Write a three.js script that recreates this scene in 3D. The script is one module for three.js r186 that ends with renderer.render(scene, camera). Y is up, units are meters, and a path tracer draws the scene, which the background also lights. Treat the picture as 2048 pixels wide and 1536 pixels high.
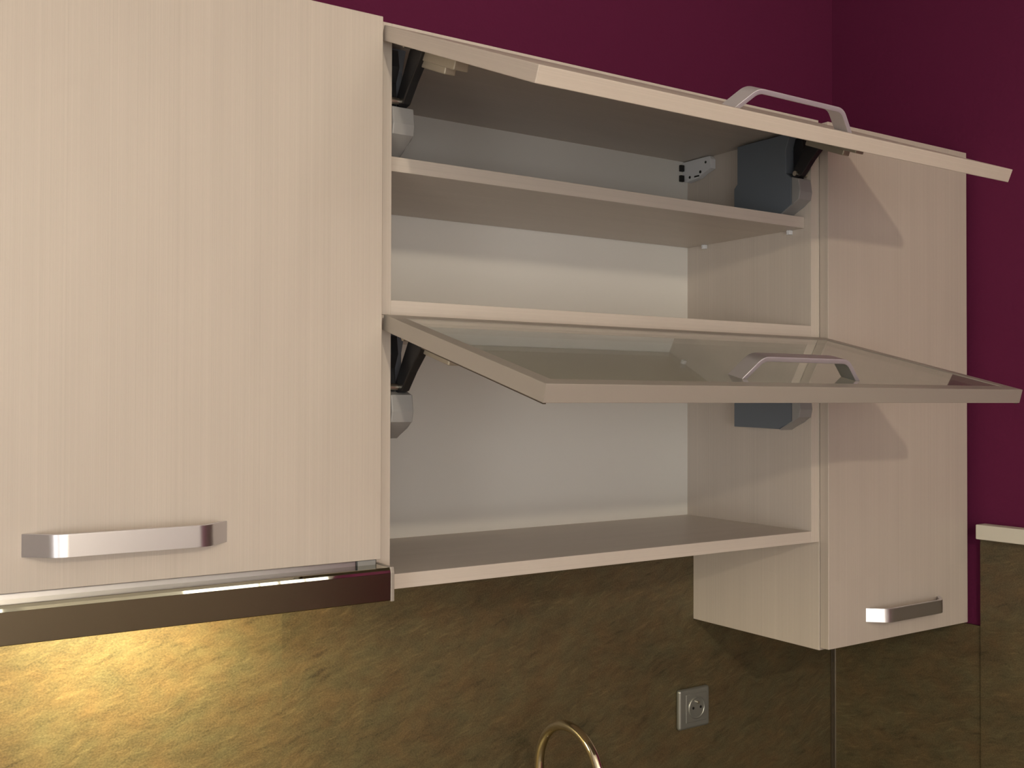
import * as THREE from 'three';
import { RoundedBoxGeometry } from 'three/addons/geometries/RoundedBoxGeometry.js';
import { mergeGeometries } from 'three/addons/utils/BufferGeometryUtils.js';
import { RectAreaLightUniformsLib } from 'three/addons/lights/RectAreaLightUniformsLib.js';
import { createNoise2D } from 'simplex-noise';

// ------------------------------------------------------------------ camera, lights, exposure
RectAreaLightUniformsLib.init();
const scene = new THREE.Scene();
scene.background = new THREE.Color(0x000000);
const renderer = new THREE.WebGLRenderer({ antialias: true });
renderer.toneMapping = THREE.LinearToneMapping;
renderer.toneMappingExposure = 1.05;
renderer.shadowMap.enabled = true;

const FOCAL = 2080.285;                                   // pixels in a 2048 x 1536 frame
const camera = new THREE.PerspectiveCamera(2 * Math.atan(768 / FOCAL) * 180 / Math.PI, 2048 / 1536, 0.05, 30);
camera.position.set(-0.5763, 0.3039, 1.4621);             // y = 0 is 1.4 m above the floor
{
  const r = Math.PI / 180, yaw = 33.8933 * r, pitch = 0.7989 * r, roll = 0.1614 * r;
  camera.rotation.order = 'YXZ';
  camera.rotation.set(pitch, -yaw, roll);
}
scene.add(camera);

const LAMP = { at: [-0.288, 0.823, 2.368], color: [1.0, 0.85, 0.64], power: 2.45, radius: 0.025 };
const STRIP = { color: [1.0, 0.95, 0.85], glow: 6, light: 0.03, z: 2.9 };
const UNSEEN_WINDOWS = { color: [1.0, 0.97, 0.91], light: 2.5, x: [-1.75, -0.50], y: [-0.45, 0.62], z: [1.65, 2.35] };   // two unseen windows behind the camera, placed to light the cabinets from the left
const HOOD = { color: [1.0, 0.84, 0.42], power: 2.15 };

// ------------------------------------------------------------------ sizes (metres)
const FLOOR = -1.40, CEIL = 1.30, XC = 1.2405, WALLZ = -0.008, XL = -1.85, ZF = 3.3;
const D = 0.30, DF = 0.319, P = 0.0188;                   // carcass depth, door front, panel thickness

// ------------------------------------------------------------------ helpers
function mulberry(a) { return () => { a |= 0; a = a + 0x6D2B79F5 | 0; let t = Math.imul(a ^ a >>> 15, 1 | a); t = t + Math.imul(t ^ t >>> 7, 61 | t) ^ t; return ((t ^ t >>> 14) >>> 0) / 4294967296; }; }
const used = {};
function numbered(n) { const k = used[n] = (used[n] ?? -1) + 1; return k ? `${n}_${String(k).padStart(3, '0')}` : n; }
function metricUV(g, along = 'y') {                       // uv in metres on the face's own plane; grain (v) follows `along`
  const p = g.attributes.position, n = g.attributes.normal, uv = new Float32Array(p.count * 2);
  for (let i = 0; i < p.count; i++) {
    const x = p.getX(i), y = p.getY(i), z = p.getZ(i), ax = Math.abs(n.getX(i)), ay = Math.abs(n.getY(i)), az = Math.abs(n.getZ(i));
    let a, b;
    if (az >= ax && az >= ay) [a, b] = [x, y]; else if (ax >= ay) [a, b] = [z, y]; else [a, b] = [z, x];
    if (along === 'x') { if (az >= ax && az >= ay) [a, b] = [y, x]; else if (ax >= ay) [a, b] = [y, z]; }
    uv[2 * i] = a; uv[2 * i + 1] = b;
  }
  g.setAttribute('uv', new THREE.BufferAttribute(uv, 2));
  return g;
}
function box(x0, x1, y0, y1, z0, z1, r = 0.0008, along = 'y') {
  const g = r > 0 ? new RoundedBoxGeometry(x1 - x0, y1 - y0, z1 - z0, 2, r) : new THREE.BoxGeometry(x1 - x0, y1 - y0, z1 - z0).toNonIndexed();
  g.translate((x0 + x1) / 2, (y0 + y1) / 2, (z0 + z1) / 2);
  return metricUV(g, along);
}
function merged(list) { return mergeGeometries(list.map((g) => { const q = g.index ? g.toNonIndexed() : g; for (const k of Object.keys(q.attributes)) if (!['position', 'normal', 'uv'].includes(k)) q.deleteAttribute(k); return q; })); }
function part(name, geometry, material, parent) {
  const m = new THREE.Mesh(Array.isArray(geometry) ? merged(geometry) : geometry, material);
  m.name = parent === scene ? numbered(name) : name;
  m.castShadow = m.receiveShadow = true;
  (parent || scene).add(m);
  return m;
}
function thing(name, label, category, [x, y, z] = [0, 0, 0], group) {
  const o = new THREE.Group(); o.name = numbered(name); scene.add(o);
  o.position.set(x, y, z); o.userData = { label, category };
  if (group) o.userData.group = group;
  return o;
}
function tag(o, label, category) { o.userData = { label, category }; return o; }
function struct(name, geometry, material) { const m = part(name, geometry, material, scene); m.userData.kind = 'structure'; return m; }
// a flat profile in the (z, y) plane, extruded along x from x0 to x1
function profileX(points, x0, x1, bevel = 0) {
  const s = new THREE.Shape(points.map(([z, y]) => new THREE.Vector2(-z, y)));
  const g = new THREE.ExtrudeGeometry(s, { depth: x1 - x0 - 2 * bevel, bevelEnabled: bevel > 0, bevelSize: bevel, bevelThickness: bevel, bevelOffset: -bevel, bevelSegments: 2, curveSegments: 12 });
  g.translate(0, 0, bevel);
  g.applyMatrix4(new THREE.Matrix4().makeBasis(new THREE.Vector3(0, 0, -1), new THREE.Vector3(0, 1, 0), new THREE.Vector3(1, 0, 0)));
  g.translate(x0, 0, 0);
  return metricUV(g);
}
function cyl(r, len, axis, [x, y, z], seg = 20) {
  const g = new THREE.CylinderGeometry(r, r, len, seg);
  if (axis === 'x') g.rotateZ(Math.PI / 2); if (axis === 'z') g.rotateX(Math.PI / 2);
  return g.translate(x, y, z);
}

// ------------------------------------------------------------------ procedural textures
const noise2 = [11, 23, 37, 51].map((s) => createNoise2D(mulberry(s)));
const toSRGB = (c) => Math.round(255 * Math.min(1, Math.max(0, c <= 0.0031308 ? 12.92 * c : 1.055 * Math.pow(c, 1 / 2.4) - 0.055)));
function texture(w, h, f, srgb = true) {
  const d = new Uint8Array(w * h * 4);
  for (let j = 0; j < h; j++) for (let i = 0; i < w; i++) {
    const c = f(i, j), o = 4 * (j * w + i);
    d[o] = srgb ? toSRGB(c[0]) : 255 * c[0]; d[o + 1] = srgb ? toSRGB(c[1]) : 255 * c[1]; d[o + 2] = srgb ? toSRGB(c[2]) : 255 * c[2]; d[o + 3] = 255;
  }
  const t = new THREE.DataTexture(d, w, h, THREE.RGBAFormat);
  t.wrapS = t.wrapT = THREE.RepeatWrapping; t.magFilter = THREE.LinearFilter; t.minFilter = THREE.LinearMipmapLinearFilter; t.generateMipmaps = true;
  if (srgb) t.colorSpace = THREE.SRGBColorSpace;
  t.needsUpdate = true;
  return t;
}
function sized(t, wm, hm) { t.repeat.set(1 / wm, 1 / hm); return t; }
// fine vertical "pinstripe" oak laminate
const WOOD = [0.585, 0.525, 0.475];
const WW = 1024, WH = 1024;
const lineTone = (() => { const r = mulberry(5), a = Array.from({ length: WW }, () => r() - 0.5); return a.map((_, i) => 0.25 * a[(i + WW - 1) % WW] + 0.5 * a[i] + 0.25 * a[(i + 1) % WW]); })();
function woodTone(i, j) {
  const x = i / WW * 260, y = j / WH;
  const breakup = 0.5 + 0.5 * noise2[0](x * 0.9, y * 14);
  const fleck = Math.max(0, noise2[1](x * 1.6, y * 46) - 0.35);
  return 1 + 0.10 * lineTone[i] * (0.5 + breakup) - 0.05 * fleck + 0.018 * noise2[2](i / WW * 9, y * 3);
}
const woodMap = sized(texture(WW, WH, (i, j) => { const t = woodTone(i, j); return [WOOD[0] * t, WOOD[1] * t, WOOD[2] * (t - 0.01)]; }), 0.42, 0.9);
const woodBump = sized(texture(512, 512, (i, j) => { const t = 0.5 + 2.2 * (woodTone(i * 2, j * 2) - 1); return [t, t, t]; }, false), 0.42, 0.9);
// brown slate laminate with slanting streaks
const STONE = [0.094, 0.070, 0.034];
const SW = 2048, SH = 1024;
const stoneMap = sized(texture(SW, SH, (i, j) => {
  const u = i / SW * 1.6, v = j / SH * 0.8, ca = Math.cos(0.30), sa = Math.sin(0.30);
  const a = u * ca + v * sa, b = -u * sa + v * ca;
  const w = 0.010 * noise2[0](u * 9, v * 9) + 0.004 * noise2[1](u * 30, v * 30);
  const streak = noise2[1](a * 8, (b + w) * 34) * 0.40 + noise2[2](a * 26, (b + w) * 90) * 0.40 + noise2[3](a * 60, (b + w) * 190) * 0.30;
  const fine = noise2[0](a * 200, b * 330) * 0.5 + noise2[2](a * 260, b * 480) * 0.6;
  const mask = 0.5 + 0.5 * noise2[0](u * 6 + 3, v * 8);
  const light = Math.max(0, noise2[3](a * 17 + 7, (b + 0.35 * w) * 120) - 0.40) * mask * 0.95, dark = Math.max(0, noise2[1](a * 12 + 2, (b + 0.35 * w) * 75) - 0.45) * (1 - mask) * 0.8;
  const cloud = noise2[3](u * 4 + 4, v * 5) * 0.6 + noise2[0](a * 9, b * 16 + 8) * 0.4;
  const hue = noise2[2](u * 7 + 9, v * 9) * 0.5 + noise2[1](u * 24, v * 30 + 3) * 0.5;
  const t = Math.max(0.22, 1 + 0.27 * streak + 0.36 * fine + 0.15 * cloud + light - dark);
  return [STONE[0] * t * (1 + 0.10 * hue), STONE[1] * t * (1 - 0.04 * hue), STONE[2] * t * (1 - 0.09 * hue)];
}), 1.6, 0.8);
const stoneBump = sized(texture(512, 512, (i, j) => { const u = i / 512, v = j / 512, t = 0.5 + 0.25 * noise2[0](u * 40, v * 90) + 0.2 * noise2[1](u * 120, v * 160); return [t, t, t]; }, false), 0.4, 0.4);
const paintBump = sized(texture(512, 512, (i, j) => { const t = 0.5 + 0.22 * noise2[0](i / 9, j / 9) + 0.2 * noise2[1](i / 22, j / 22); return [t, t, t]; }, false), 0.5, 0.5);
const floorMap = sized(texture(512, 512, (i, j) => { const t = 1 + 0.18 * noise2[0](i / 512 * 6, j / 512 * 60) + 0.1 * noise2[1](i / 512 * 20, j / 512 * 160); return [0.40 * t, 0.30 * t, 0.21 * t]; }), 1.4, 0.6);

// ------------------------------------------------------------------ materials
const std = (o) => new THREE.MeshStandardMaterial(o);
const lin = (r, g, b) => new THREE.Color().setRGB(r, g, b);
const M = {
  wood: new THREE.MeshPhysicalMaterial({ map: woodMap, roughness: 0.40, specularIntensity: 0.7, bumpMap: woodBump, bumpScale: 0.0001 }),
  dimmedDoorWood: new THREE.MeshPhysicalMaterial({ map: woodMap, color: lin(0.88, 0.87, 0.86), roughness: 0.40, specularIntensity: 0.7, bumpMap: woodBump, bumpScale: 0.0001 }),  // same wood, tinted darker in place of dimmer light on the doors
  backboard: std({ color: lin(0.78, 0.77, 0.74), roughness: 0.6 }),
  stone: std({ map: stoneMap, roughness: 0.5, bumpMap: stoneBump, bumpScale: 0.00022 }),
  burgundy: new THREE.MeshPhysicalMaterial({ color: lin(0.112, 0.0092, 0.048), roughness: 0.85, specularIntensity: 0.5, bumpMap: paintBump, bumpScale: 0.0006 }),
  pale: std({ color: lin(0.78, 0.78, 0.78), roughness: 0.85 }),
  ceiling: std({ color: lin(0.82, 0.81, 0.78), roughness: 0.9 }),
  floor: std({ map: floorMap, roughness: 0.4 }),
  aluminium: new THREE.MeshPhysicalMaterial({ color: lin(0.74, 0.74, 0.79), metalness: 1, roughness: 0.40, anisotropy: 0.8, anisotropyRotation: Math.PI / 2 }),
  frameMetal: std({ color: lin(0.40, 0.37, 0.33), metalness: 0.4, roughness: 0.42 }),
  steel: std({ color: lin(0.42, 0.41, 0.33), metalness: 1, roughness: 0.025 }),
  darkSteel: std({ color: lin(0.20, 0.165, 0.115), metalness: 1, roughness: 0.22 }),
  profile: std({ color: lin(0.055, 0.040, 0.024), roughness: 0.4 }),
  chrome: std({ color: lin(0.72, 0.66, 0.52), metalness: 1, roughness: 0.1 }),
  black: std({ color: lin(0.012, 0.012, 0.014), roughness: 0.35 }),
  housing: std({ color: lin(0.135, 0.16, 0.195), roughness: 0.5 }),
  cover: std({ color: lin(0.30, 0.30, 0.30), roughness: 0.45 }),
  nickel: std({ color: lin(0.70, 0.65, 0.55), metalness: 1, roughness: 0.3 }),
  bracketMetal: std({ color: lin(0.46, 0.42, 0.34), metalness: 0.5, roughness: 0.5 }),
  white: std({ color: lin(0.74, 0.76, 0.80), roughness: 0.5 }),
  ledge: std({ color: lin(0.66, 0.64, 0.55), roughness: 0.5 }),
  socket: std({ color: lin(0.36, 0.37, 0.35), roughness: 0.3, metalness: 0.7 }),
  dark: std({ color: lin(0.01, 0.01, 0.01), roughness: 0.6 }),
  glass: new THREE.MeshPhysicalMaterial({ color: lin(0.96, 0.98, 0.96), transmission: 1, thickness: 0, roughness: 0.0, ior: 1.52 }),
  frosted: new THREE.MeshPhysicalMaterial({ color: lin(0.40, 0.385, 0.34), transmission: 0.28, thickness: 0, roughness: 1, ior: 1.3, specularIntensity: 0.2 }),
  bulb: std({ color: 0x000000, emissive: lin(...LAMP.color), emissiveIntensity: 30 }),
  tube: std({ color: 0x000000, emissive: lin(...STRIP.color), emissiveIntensity: STRIP.glow }),
  unseen_blind: std({ color: lin(0.6, 0.6, 0.6), emissive: lin(...UNSEEN_WINDOWS.color), emissiveIntensity: UNSEEN_WINDOWS.light, roughness: 0.9 }),
  hoodLens: std({ color: 0x000000, emissive: lin(...HOOD.color), emissiveIntensity: 6 }),
};

// ------------------------------------------------------------------ the setting
struct('floor', box(XL - 0.1, XC + 0.1, FLOOR - 0.1, FLOOR, -0.11, ZF + 0.1, 0), M.floor);
struct('ceiling', box(XL - 0.1, XC + 0.1, CEIL, CEIL + 0.1, -0.11, ZF + 0.1, 0), M.ceiling);
struct('wall_back', box(XL - 0.1, XC + 0.1, FLOOR, CEIL, WALLZ - 0.1, WALLZ, 0), M.burgundy);
struct('wall_right', box(XC, XC + 0.1, FLOOR, CEIL, WALLZ, ZF, 0), M.burgundy);
function wallWithUnseenWindow(name, n, origin, turn, len, a, b) {  // an unseen pale wall of length len with an opening from a to b along it; local z points out of the room
  const [c, d] = UNSEEN_WINDOWS.y, m = (a + b) / 2, put = (g) => g.rotateY(turn).translate(...origin);
  struct(name, [box(0, a, FLOOR, CEIL, 0, 0.1, 0), box(b, len, FLOOR, CEIL, 0, 0.1, 0), box(a, b, FLOOR, c, 0, 0.1, 0), box(a, b, d, CEIL, 0, 0.1, 0)].map(put), M.pale);
  const w = struct(`window_${n}`, [box(a, b, c, c + 0.05, 0.03, 0.08), box(a, b, d - 0.05, d, 0.03, 0.08), box(a, a + 0.05, c + 0.05, d - 0.05, 0.03, 0.08), box(b - 0.05, b, c + 0.05, d - 0.05, 0.03, 0.08), box(m - 0.03, m + 0.03, c + 0.05, d - 0.05, 0.03, 0.08)].map(put), M.ledge);
  part('unseen_blind', put(box(a + 0.01, b - 0.01, c + 0.005, d - 0.005, 0.012, 0.016, 0)), M.unseen_blind, w).userData.label = 'unseen glowing roller sheet, placed to light the cabinets from the left';
  const l = new THREE.RectAreaLight(lin(...UNSEEN_WINDOWS.color), UNSEEN_WINDOWS.light, b - a - 0.02, d - c - 0.01);
  l.position.set(m, (c + d) / 2, 0.010).applyAxisAngle(new THREE.Vector3(0, 1, 0), turn).add(new THREE.Vector3(...origin)); l.rotation.y = turn; scene.add(l);
}
wallWithUnseenWindow('wall_front', 1, [XL, 0, ZF], 0, XC - XL, UNSEEN_WINDOWS.x[0] - XL, UNSEEN_WINDOWS.x[1] - XL);  // out of view, set near and pale to return lamp light to the cabinets
wallWithUnseenWindow('wall_left', 2, [XL, 0, WALLZ], -Math.PI / 2, ZF - WALLZ, UNSEEN_WINDOWS.z[0] - WALLZ, UNSEEN_WINDOWS.z[1] - WALLZ);  // out of view, brought nearer to light the left-facing sides

// splashback: brown slate laminate on both walls, an aluminium profile in the corner
const WT = -0.50;                                          // worktop height
tag(part('splashback', [box(-1.6, 0.826, WT, 0.0645, WALLZ + 0.0005, 0, 0), box(0.826, XC - 0.008, WT, -0.118, WALLZ + 0.0005, 0, 0)], M.stone, scene),
  'large brown slate-look splashback panel behind the socket and tap, below the wall cabinets', 'splashback');
tag(part('splashback', box(XC - 0.008, XC - 0.0005, WT, -0.118, 0.0005, 0.337, 0), M.stone, scene),
  'narrow dark brown splashback on the right wall in the corner below the tall closed cabinet', 'splashback');
tag(part('splashback', box(XC - 0.012, XC - 0.0005, WT, 0.0455, 0.3385, 1.6, 0.0005), M.stone, scene),
  'taller brown splashback section at the right edge, topped by the off-white ledge', 'splashback');
tag(part('ledge', box(XC - 0.03, XC - 0.0005, 0.0462, 0.0735, 0.3405, 1.6, 0.002), M.ledge, scene),
  'off-white ledge board on top of the taller splashback at the right wall', 'ledge');
{
  const t = struct('trim_1', box(XC - 0.0185, XC - 0.0085, WT, -0.119, 0.0003, 0.0045, 0.001), M.profile);
  part('edge', box(XC - 0.0100, XC - 0.0083, WT, -0.119, 0.0046, 0.0068, 0.0004), M.nickel, t);
  t.userData.label = 'thin metal corner profile between the two splashback panels';
}

// ------------------------------------------------------------------ bow handles: a flat bar 24 mm wide bent on splayed legs
const HL = 0.210, HH = 0.027, HW = 0.0235;
function handleShape(thick = 0.0060) {                    // foot to foot along x, rising along z, bar width along y
  const c = [], n = 10, bend = 0.011;
  const pts = [[-HL / 2, 0], [-HL / 2 + 0.029, HH], [HL / 2 - 0.029, HH], [HL / 2, 0]];
  c.push(pts[0]);
  for (let k = 1; k < 3; k++) {                            // round the two bends
    const [a, b, d] = [pts[k - 1], pts[k], pts[k + 1]];
    const un = (p, q) => { const l = Math.hypot(q[0] - p[0], q[1] - p[1]); return [(q[0] - p[0]) / l, (q[1] - p[1]) / l]; };
    const u = un(b, a), w = un(b, d);
    for (let i = 0; i <= n; i++) { const t = i / n, s = (1 - t) * (1 - t), e = t * t; c.push([b[0] + bend * (u[0] * s + w[0] * e), b[1] + bend * (u[1] * s + w[1] * e)]); }
  }
  c.push(pts[3]);
  const outer = c, inner = c.map(([x, z], i) => {
    const p = c[Math.max(0, i - 1)], q = c[Math.min(c.length - 1, i + 1)], l = Math.hypot(q[0] - p[0], q[1] - p[1]);
    let ix = x + (q[1] - p[1]) / l * thick, iz = z - (q[0] - p[0]) / l * thick;
    if (i === 0) { ix = x + thick * 1.4; iz = 0; } if (i === c.length - 1) { ix = x - thick * 1.4; iz = 0; }
    return [ix, Math.max(0, iz)];
  });
  const s = new THREE.Shape([...outer, ...inner.reverse()].map(([x, z]) => new THREE.Vector2(x, z)));
  const b = 0.0006, g = new THREE.ExtrudeGeometry(s, { depth: HW - 2 * b, bevelEnabled: true, bevelSize: b, bevelThickness: b, bevelOffset: -b, bevelSegments: 2 });
  g.translate(0, 0, -HW / 2 + b);
  g.rotateX(Math.PI / 2);                                  // shape (x, y) -> (x, z), depth -> -y
  return metricUV(smooth(g));
}
function smooth(g) {                                       // normals shared along the bends but kept across the edges
  const q = g.index ? g.toNonIndexed() : g, p = q.attributes.position, fn = [], map = new Map();
  for (let i = 0; i < p.count; i += 3) {
    const a = new THREE.Vector3().fromBufferAttribute(p, i), b = new THREE.Vector3().fromBufferAttribute(p, i + 1), c = new THREE.Vector3().fromBufferAttribute(p, i + 2);
    const n = b.clone().sub(a).cross(c.clone().sub(a)); fn.push(n);
    for (let k = 0; k < 3; k++) { const key = [p.getX(i + k), p.getY(i + k), p.getZ(i + k)].map((v) => Math.round(v * 2e5)).join(); if (!map.has(key)) map.set(key, []); map.get(key).push(n); }
  }
  const out = new Float32Array(p.count * 3);
  for (let i = 0; i < p.count; i++) {
    const own = fn[Math.floor(i / 3)].clone().normalize(), sum = new THREE.Vector3();
    const key = [p.getX(i), p.getY(i), p.getZ(i)].map((v) => Math.round(v * 2e5)).join();
    for (const n of map.get(key)) if (n.clone().normalize().dot(own) > 0.8) sum.add(n);
    sum.normalize().toArray(out, i * 3);
  }
  q.setAttribute('normal', new THREE.BufferAttribute(out, 3));
  return q;
}
const handleGeometry = handleShape();

// ------------------------------------------------------------------ cabinet carcasses
function carcass(t, x0, x1, y0, y1, inside = M.wood, zBack = 0.004) {
  const b = 0.0006;
  part('side_panel', box(x0, x0 + P, y0, y1, 0, D, b), inside, t);
  part('side_panel', box(x1 - P, x1, y0, y1, 0, D, b), inside, t);
  part('top_panel', box(x0 + P, x1 - P, y1 - P, y1, 0, D, b, 'x'), inside, t);
  part('bottom_panel', box(x0 + P, x1 - P, y0, y0 + P, 0, D, b, 'x'), inside, t);
  part('back_panel', box(x0 + P, x1 - P, y0 + P, y1 - P, 0.0005, zBack, 0), M.backboard, t);
}
const X0 = 0.0032, X1 = 0.8248;                            // open cabinets
const Y0 = 0.0655, YM = 0.4077, Y1 = 0.7738;
const YSB = 0.5916, YST = 0.6104, ZS = 0.2863;

// closed cabinet on the left (its left part is out of the picture)
{
  const t = thing('wall_cabinet', 'closed pale wood-grain wall cabinet above the cooker hood, filling the left side', 'cabinet');
  const xa = -0.60, xb = 0.0022;
  carcass(t, xa, xb, 0.108, Y1 - 0.002);
  const d = part('door', box(xa + 0.002, 0.0, 0.1078, 0.7723, D + 0.0012, DF, 0.0009), M.dimmedDoorWood, t);
  const h = part('handle', handleGeometry, M.aluminium, d);
  h.position.set(-0.2962, 0.1547, DF); h.userData.label = 'flat brushed aluminium bow handle';
}

// lift mechanisms of the flap cabinets; side: -1 on the left panel, 1 on the right
function liftMechanism(t, side, yTop) {
  const xw = side < 0 ? X0 + P : X1 - P, depth = 0.030;
  const ext = (pts, a, b, bv = 0) => side < 0 ? profileX(pts, xw + a, xw + b, bv) : profileX(pts, xw - b, xw - a, bv);
  const y = (v) => yTop - v;
  const body = part('lift_mechanism', ext([[0.1610, y(0.004)], [0.1610, y(0.070)], [0.1535, y(0.078)], [0.1535, y(0.1365)], [0.256, y(0.1385)], [0.284, y(0.126)], [0.284, y(0.080)], [0.272, y(0.070)], [0.272, y(0.030)], [0.281, y(0.004)]], 0.0003, depth, 0.0015), M.housing, t);
  part('cover', ext([[0.2850, y(0.079)], [0.2850, y(0.1255)], [0.2570, y(0.1390)], [0.2600, y(0.1400)], [0.3005, y(0.1180)], [0.3035, y(0.105)], [0.3000, y(0.084)]], 0.0003, depth + 0.001, 0.0015), M.cover, body).userData.label = 'grey plastic front cover';
  // black lever pair that swings the flap
  part('lever', ext([[0.273, y(0.012)], [0.2735, y(0.074)], [0.281, y(0.082)], [0.288, y(0.078)], [0.2870, y(0.050)], [0.296, y(0.032)], [0.292, y(0.010)]], 0.002, 0.013, 0.001), M.black, body).userData.label = 'black lever against the cabinet side';
  part('lever', ext([[0.283, y(0.070)], [0.287, y(0.082)], [0.301, y(0.079)], [0.322, y(0.056)], [0.344, y(0.036)], [0.352, y(0.026)], [0.334, y(0.010)], [0.322, y(0.012)], [0.306, y(0.036)]], 0.014, 0.026, 0.0015), M.black, body).userData.label = 'black curved arm to the flap';
  for (const [z, v] of [[0.2905, 0.074], [0.329, 0.014]]) part('pivot', cyl(0.0042, 0.0285, 'x', [side < 0 ? xw + 0.0155 : xw - 0.0155, y(v), z]), M.nickel, body);
  return body;
}

// a flap: local x along the cabinet, local z from the hinge to the free edge, local y out of the outer face
function placeFlap(m, hinge, phi) { m.position.set(...hinge); m.rotation.x = phi; return m; }
const W = 0.818, XD = 0.0045;
function hingePlates(door, T) {                            // plates on the inner face, one at each side
  for (const s of [0, 1]) {
    const x = s ? W - 0.056 : 0.036;
    const b = part('hinge_plate', [box(x, x + 0.020, -T - 0.0125, -T - 0.0002, 0.018, 0.128, 0.0016), box(x + 0.002, x + 0.018, -T - 0.0205, -T - 0.007, 0.022, 0.104, 0.002)], M.bracketMetal, door);
    b.userData.label = 'metal plate joining the flap to its lift arm';
  }
}

// upper open cabinet: wooden flap, one shelf
{
  const t = thing('lift_up_cabinet', 'upper open wall cabinet with raised wooden flap and one shelf inside', 'cabinet');
  carcass(t, X0, X1, YM, Y1);
  part('shelf', box(X0 + P + 0.0008, X1 - P - 0.0008, YSB, YST, 0.006, ZS, 0.0006, 'x'), M.wood, t);
  for (const x of [X0 + P, X1 - P]) for (const z of [0.054, 0.258]) part('shelf_pin', [cyl(0.0026, 0.011, 'x', [x + (x < 0.4 ? 0.0045 : -0.0045), YSB - 0.0028, z], 14), box(x < 0.4 ? x + 0.001 : x - 0.009, x < 0.4 ? x + 0.009 : x - 0.001, YSB - 0.0075, YSB - 0.0003, z - 0.0035, z + 0.0035, 0.0006)], M.white, t);
  for (const s of [-1, 1]) liftMechanism(t, s, 0.7540);
  // white hanging brackets in the upper back corners
  for (const s of [-1, 1]) {
    const xi = s < 0 ? X0 + P : X1 - P, a = s < 0 ? xi + 0.0003 : xi - 0.0132, b = s < 0 ? xi + 0.0132 : xi - 0.0003;
    const pts = [[0.0045, 0.7535], [0.074, 0.7535], [0.079, 0.747], [0.079, 0.730], [0.060, 0.724], [0.045, 0.717], [0.014, 0.714], [0.0045, 0.717]];
    const h = part('hanging_bracket', profileX(pts, a, b, 0.0012), M.white, t);
    h.userData.label = 'white plastic hanging bracket';
    const xf = s < 0 ? b : a;
    for (const [z, y, r] of [[0.024, 0.722, 0.0026], [0.052, 0.7275, 0.0028], [0.066, 0.743, 0.0024]]) part('screw_hole', cyl(r, 0.0012, 'x', [xf, y, z], 16), M.dark, h);
    part('slot', box(xf - 0.0006, xf + 0.0006, 0.7195, 0.7225, 0.036, 0.049, 0.0003), M.dark, h);
    for (const y of [0.7415, 0.722]) part('slot', box(s < 0 ? xf + 0.0004 : xf - 0.0095, s < 0 ? xf + 0.0095 : xf - 0.0004, y - 0.006, y + 0.006, 0.0046, 0.010, 0.0006), M.dark, h);
  }
  const T = 0.0183, L = 0.3575;
  const d = placeFlap(part('flap_door', box(0, W, -T, 0, 0, L, 0.0009, 'x'), M.dimmedDoorWood, t), [XD, 0.7648, 0.3128], 0.3925);
  d.userData.label = 'raised solid wooden flap';
  const h = part('handle', handleGeometry, M.aluminium, d);
  h.rotation.x = -Math.PI / 2; h.position.set(W / 2, 0, L - 0.050);
  hingePlates(d, T);
}

// lower open cabinet: glass flap in a metal frame
{
  const t = thing('lift_up_cabinet', 'lower open wall cabinet under the raised glass flap, empty inside', 'cabinet');
  carcass(t, X0, X1, Y0, YM - 0.0003);
  for (const s of [-1, 1]) liftMechanism(t, s, 0.3920);
  const T = 0.0193, L = 0.3515, F = 0.020;
  const ring = new THREE.Shape([[0, 0], [W, 0], [W, L], [0, L]].map(([a, b]) => new THREE.Vector2(a, b)));
  ring.holes.push(new THREE.Path([[F, F], [F, L - F], [W - F, L - F], [W - F, F]].map(([a, b]) => new THREE.Vector2(a, b))));
  const rg = new THREE.ExtrudeGeometry(ring, { depth: T - 0.0012, bevelEnabled: true, bevelSize: 0.0006, bevelThickness: 0.0006, bevelOffset: -0.0006, bevelSegments: 2 });
  rg.translate(0, 0, 0.0006); rg.rotateX(Math.PI / 2);       // the ring lies in local x-z, its thickness goes down
  const d = part('glass_flap', metricUV(rg), M.frameMetal, t);
  placeFlap(d, [XD, 0.4067, 0.3157], 0.2545);
  d.userData.label = 'raised glass flap in a slim metal frame';
  part('glass_pane', box(F - 0.004, W - F + 0.004, -0.0048, -0.0008, F - 0.004, L - F + 0.004, 0), M.glass, d).userData.label = 'clear reflecting glass pane';
  part('frosted_backing', box(F - 0.004, W - F + 0.004, -0.0066, -0.0056, F - 0.004, L - F + 0.004, 0), M.frosted, d);
  const h = part('handle', handleGeometry, M.aluminium, d);
  h.rotation.x = -Math.PI / 2; h.position.set(W / 2, -0.0007, L - 0.050);
  for (const x of [0.0012, W - 0.0052]) part('seal', box(x, x + 0.004, -T - 0.0016, -T - 0.0001, 0.10, L - 0.002, 0.0004), M.profile, d).userData.label = 'thin dark seal along the frame';
  hingePlates(d, T);
}

// tall closed cabinet on the right, in the corner
{
  const t = thing('wall_cabinet', 'tall closed pale wall cabinet on the right in the corner, reaching lowest', 'cabinet');
  carcass(t, X1 + 0.0004, 1.222, -0.1160, 0.7690);
  const d = part('door', box(0.8256, 1.2197, -0.1117, 0.7680, D + 0.0012, DF, 0.0009), M.dimmedDoorWood, t);
  const h = part('handle', handleGeometry, M.aluminium, d);
  h.position.set(1.0275, -0.0650, DF); h.userData.label = 'flat brushed aluminium bow handle';
}

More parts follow.
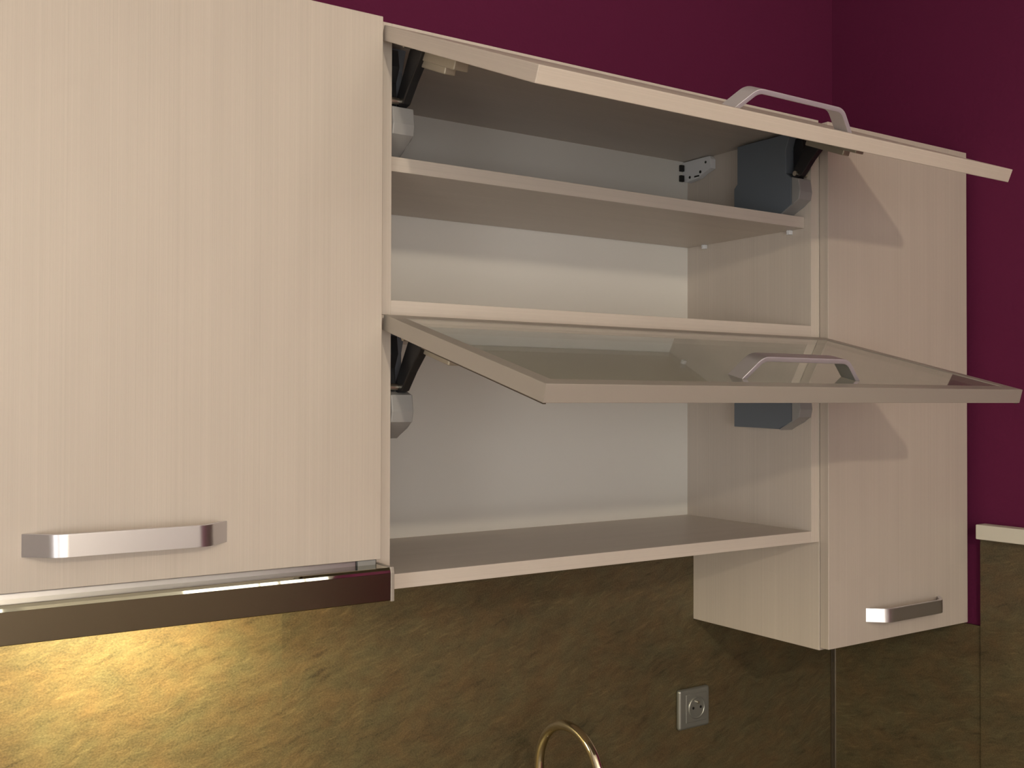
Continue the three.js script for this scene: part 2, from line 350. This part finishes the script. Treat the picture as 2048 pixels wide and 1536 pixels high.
// ------------------------------------------------------------------ cooker hood under the left cabinet
{
  const t = thing('cooker_hood', 'slim metal cooker hood with a lit lamp below the left cabinet', 'cooker hood');
  const xa = -0.598, xb = 0.0;
  part('hood_body', [box(xa, xb - 0.002, 0.066, 0.1065, 0.004, 0.300, 0.001), box(xa, xb - 0.030, 0.098, 0.1070, 0.300, 0.312, 0.001)], M.aluminium, t);
  part('side_cap', box(xb - 0.028, xb - 0.004, 0.0985, 0.1070, 0.3005, 0.3135, 0.0008), M.cover, t);
  part('visor', profileX([[0.3005, 0.0615], [0.3445, 0.0615], [0.345, 0.0622], [0.345, 0.0943], [0.3005, 0.0943]], xa, xb - 0.0002), M.darkSteel, t).userData.label = 'dark polished pull-out front of the hood';
  part('trim_strip', profileX([[0.3005, 0.0945], [0.345, 0.0945], [0.34401, 0.0977], [0.3424, 0.1004], [0.3415, 0.1008], [0.3005, 0.1008]], xa, xb - 0.0002), M.steel, t).userData.label = 'bright polished strip along the top of the hood front';
  part('end_cap', profileX([[0.3003, 0.0605], [0.3452, 0.0605], [0.3457, 0.0612], [0.3457, 0.0948], [0.3438, 0.1014], [0.3003, 0.1014]], xb, xb + 0.0048, 0.0006), M.frameMetal, t);
  const lens = part('lamp_lens', box(-0.36, -0.14, 0.0635, 0.0659, 0.115, 0.165, 0.001), M.hoodLens, t); lens.userData.label = 'lit lamp lens under the hood';
  const l = new THREE.RectAreaLight(lin(...HOOD.color), HOOD.power / (0.22 * 0.05), 0.22, 0.05); l.position.set(-0.25, 0.0630, 0.140); l.rotation.x = -Math.PI / 2; t.add(l);
}

// ------------------------------------------------------------------ socket, tap, worktop
{
  const t = thing('socket', 'small square silver-grey wall socket on the brown splashback below the tall cabinet', 'socket', [0.8185, -0.2825, 0.0002]);
  const s = 0.0395;
  const pl = new RoundedBoxGeometry(2 * s, 2 * s * 0.96, 0.011, 5, 0.0052); pl.translate(0, 0, 0.0055);
  part('frame', metricUV(pl), M.socket, t);
  const ring = new THREE.LatheGeometry([[0.0205, 0.0095], [0.0225, 0.0118], [0.0205, 0.0122], [0.0185, 0.006], [0.0001, 0.0058]].map(([r, y]) => new THREE.Vector2(r, y)), 36); ring.rotateX(Math.PI / 2); ring.translate(0.004, 0.001, 0.0002);
  const plate = new RoundedBoxGeometry(0.054, 0.054, 0.004, 3, 0.0015); plate.translate(0.004, 0.001, 0.0098);
  part('cover_plate', metricUV(plate), M.socket, t);
  const r2 = new THREE.TorusGeometry(0.0195, 0.0022, 10, 40); r2.translate(0.004, 0.001, 0.0118);
  const face = new THREE.CylinderGeometry(0.0185, 0.0185, 0.001, 36); face.rotateX(Math.PI / 2); face.translate(0.004, 0.001, 0.0121);
  const insert = part('socket_insert', [r2, face], M.socket, t);
  for (const x of [-0.0095, 0.0095]) part('pin_hole', cyl(0.0026, 0.001, 'z', [0.004 + x, 0.001, 0.0127], 14), M.dark, insert);
  part('earth_pin', cyl(0.0022, 0.006, 'z', [0.004, 0.0115, 0.0145], 14), M.nickel, insert);
}
struct('trim_2', box(-1.6, XC - 0.012, WT - 0.04, WT, 0.0006, 0.60, 0.002), M.stone).userData.label = 'brown worktop below the splashback';
struct('trim_3', box(-1.6, XC - 0.012, FLOOR, WT - 0.0402, 0.0006, 0.57, 0.001), M.wood).userData.label = 'base units under the worktop';
{
  // swan-neck tap: only the top of its arc reaches into the picture
  const B = new THREE.Vector3(0.374, WT, 0.127), t = thing('tap', 'brass-coloured swan-neck kitchen tap peeking in at the bottom edge', 'tap', B.toArray());
  const r = 0.0078, R = 0.078, dir = new THREE.Vector3(0.0, 0, 1).normalize(), top = 0.232;
  const pts = [];
  for (let k = 0; k <= 8; k++) pts.push(new THREE.Vector3(0, 0.03 + (top - 0.03) * k / 8, 0));
  for (let k = 1; k <= 24; k++) { const a = Math.PI * k / 24; pts.push(dir.clone().multiplyScalar(R * (1 - Math.cos(a))).add(new THREE.Vector3(0, top + R * Math.sin(a), 0))); }
  pts.push(dir.clone().multiplyScalar(2 * R).add(new THREE.Vector3(0, top - 0.05, 0)));
  part('spout', new THREE.TubeGeometry(new THREE.CatmullRomCurve3(pts), 120, r, 20), M.chrome, t);
  part('base', new THREE.LatheGeometry([[0.0001, 0.0005], [0.026, 0.0005], [0.026, 0.006], [0.021, 0.010], [0.021, 0.055], [0.012, 0.062], [0.0001, 0.062]].map(([a, b]) => new THREE.Vector2(a, b)), 32), M.chrome, t);
  part('lever', [cyl(0.006, 0.07, 'x', [0.05, 0.042, 0], 16)], M.chrome, t);
}

// ------------------------------------------------------------------ lamps (behind the camera)
{
  const t = thing('pendant_lamp', 'pendant lamp with a bare warm bulb hanging in front of the cabinets', 'lamp', LAMP.at);
  part('bulb', new THREE.SphereGeometry(0.032, 32, 20), M.bulb, t);
  part('lamp_holder', new THREE.LatheGeometry([[0.0001, 0.036], [0.019, 0.036], [0.021, 0.05], [0.019, 0.085], [0.006, 0.10], [0.0001, 0.10]].map(([a, b]) => new THREE.Vector2(a, b)), 24), M.cover, t);
  part('cord', cyl(0.003, CEIL - LAMP.at[1] - 0.12, 'y', [0, 0.10 + (CEIL - LAMP.at[1] - 0.12) / 2, 0], 10), M.cover, t);
  part('ceiling_rose', cyl(0.05, 0.022, 'y', [0, CEIL - LAMP.at[1] - 0.0115, 0], 28), M.cover, t);
  const l = new THREE.PointLight(lin(...LAMP.color), LAMP.power, 0, 2); l.castShadow = true; l.shadow.radius = LAMP.radius / 0.02; t.add(l);
}
{
  // unseen lamp bar on the ceiling, its tubes placed to streak the hood's front edge
  const t = thing('unseen_lamp_bar', 'unseen ceiling bar with a row of bright tubes, placed to streak the hood front', 'lamp', [0, CEIL, STRIP.z]);
  part('housing', box(-0.06, 1.215, -0.022, -0.0005, -0.07, 0.07, 0.003), M.cover, t);
  for (const [a, b] of [[-0.075, -0.047], [0.575, 0.835], [0.872, 0.912], [0.955, 1.020], [1.060, 1.120]]) {
    part('diffuser', box(a, b, -0.150, -0.0225, -0.045, 0.045, 0.012), M.tube, t);
    const l = new THREE.RectAreaLight(lin(...STRIP.color), STRIP.light * 12, b - a, 0.09); l.position.set((a + b) / 2, -0.1515, 0); l.rotation.x = -Math.PI / 2; t.add(l);
  }
}
renderer.render(scene, camera);
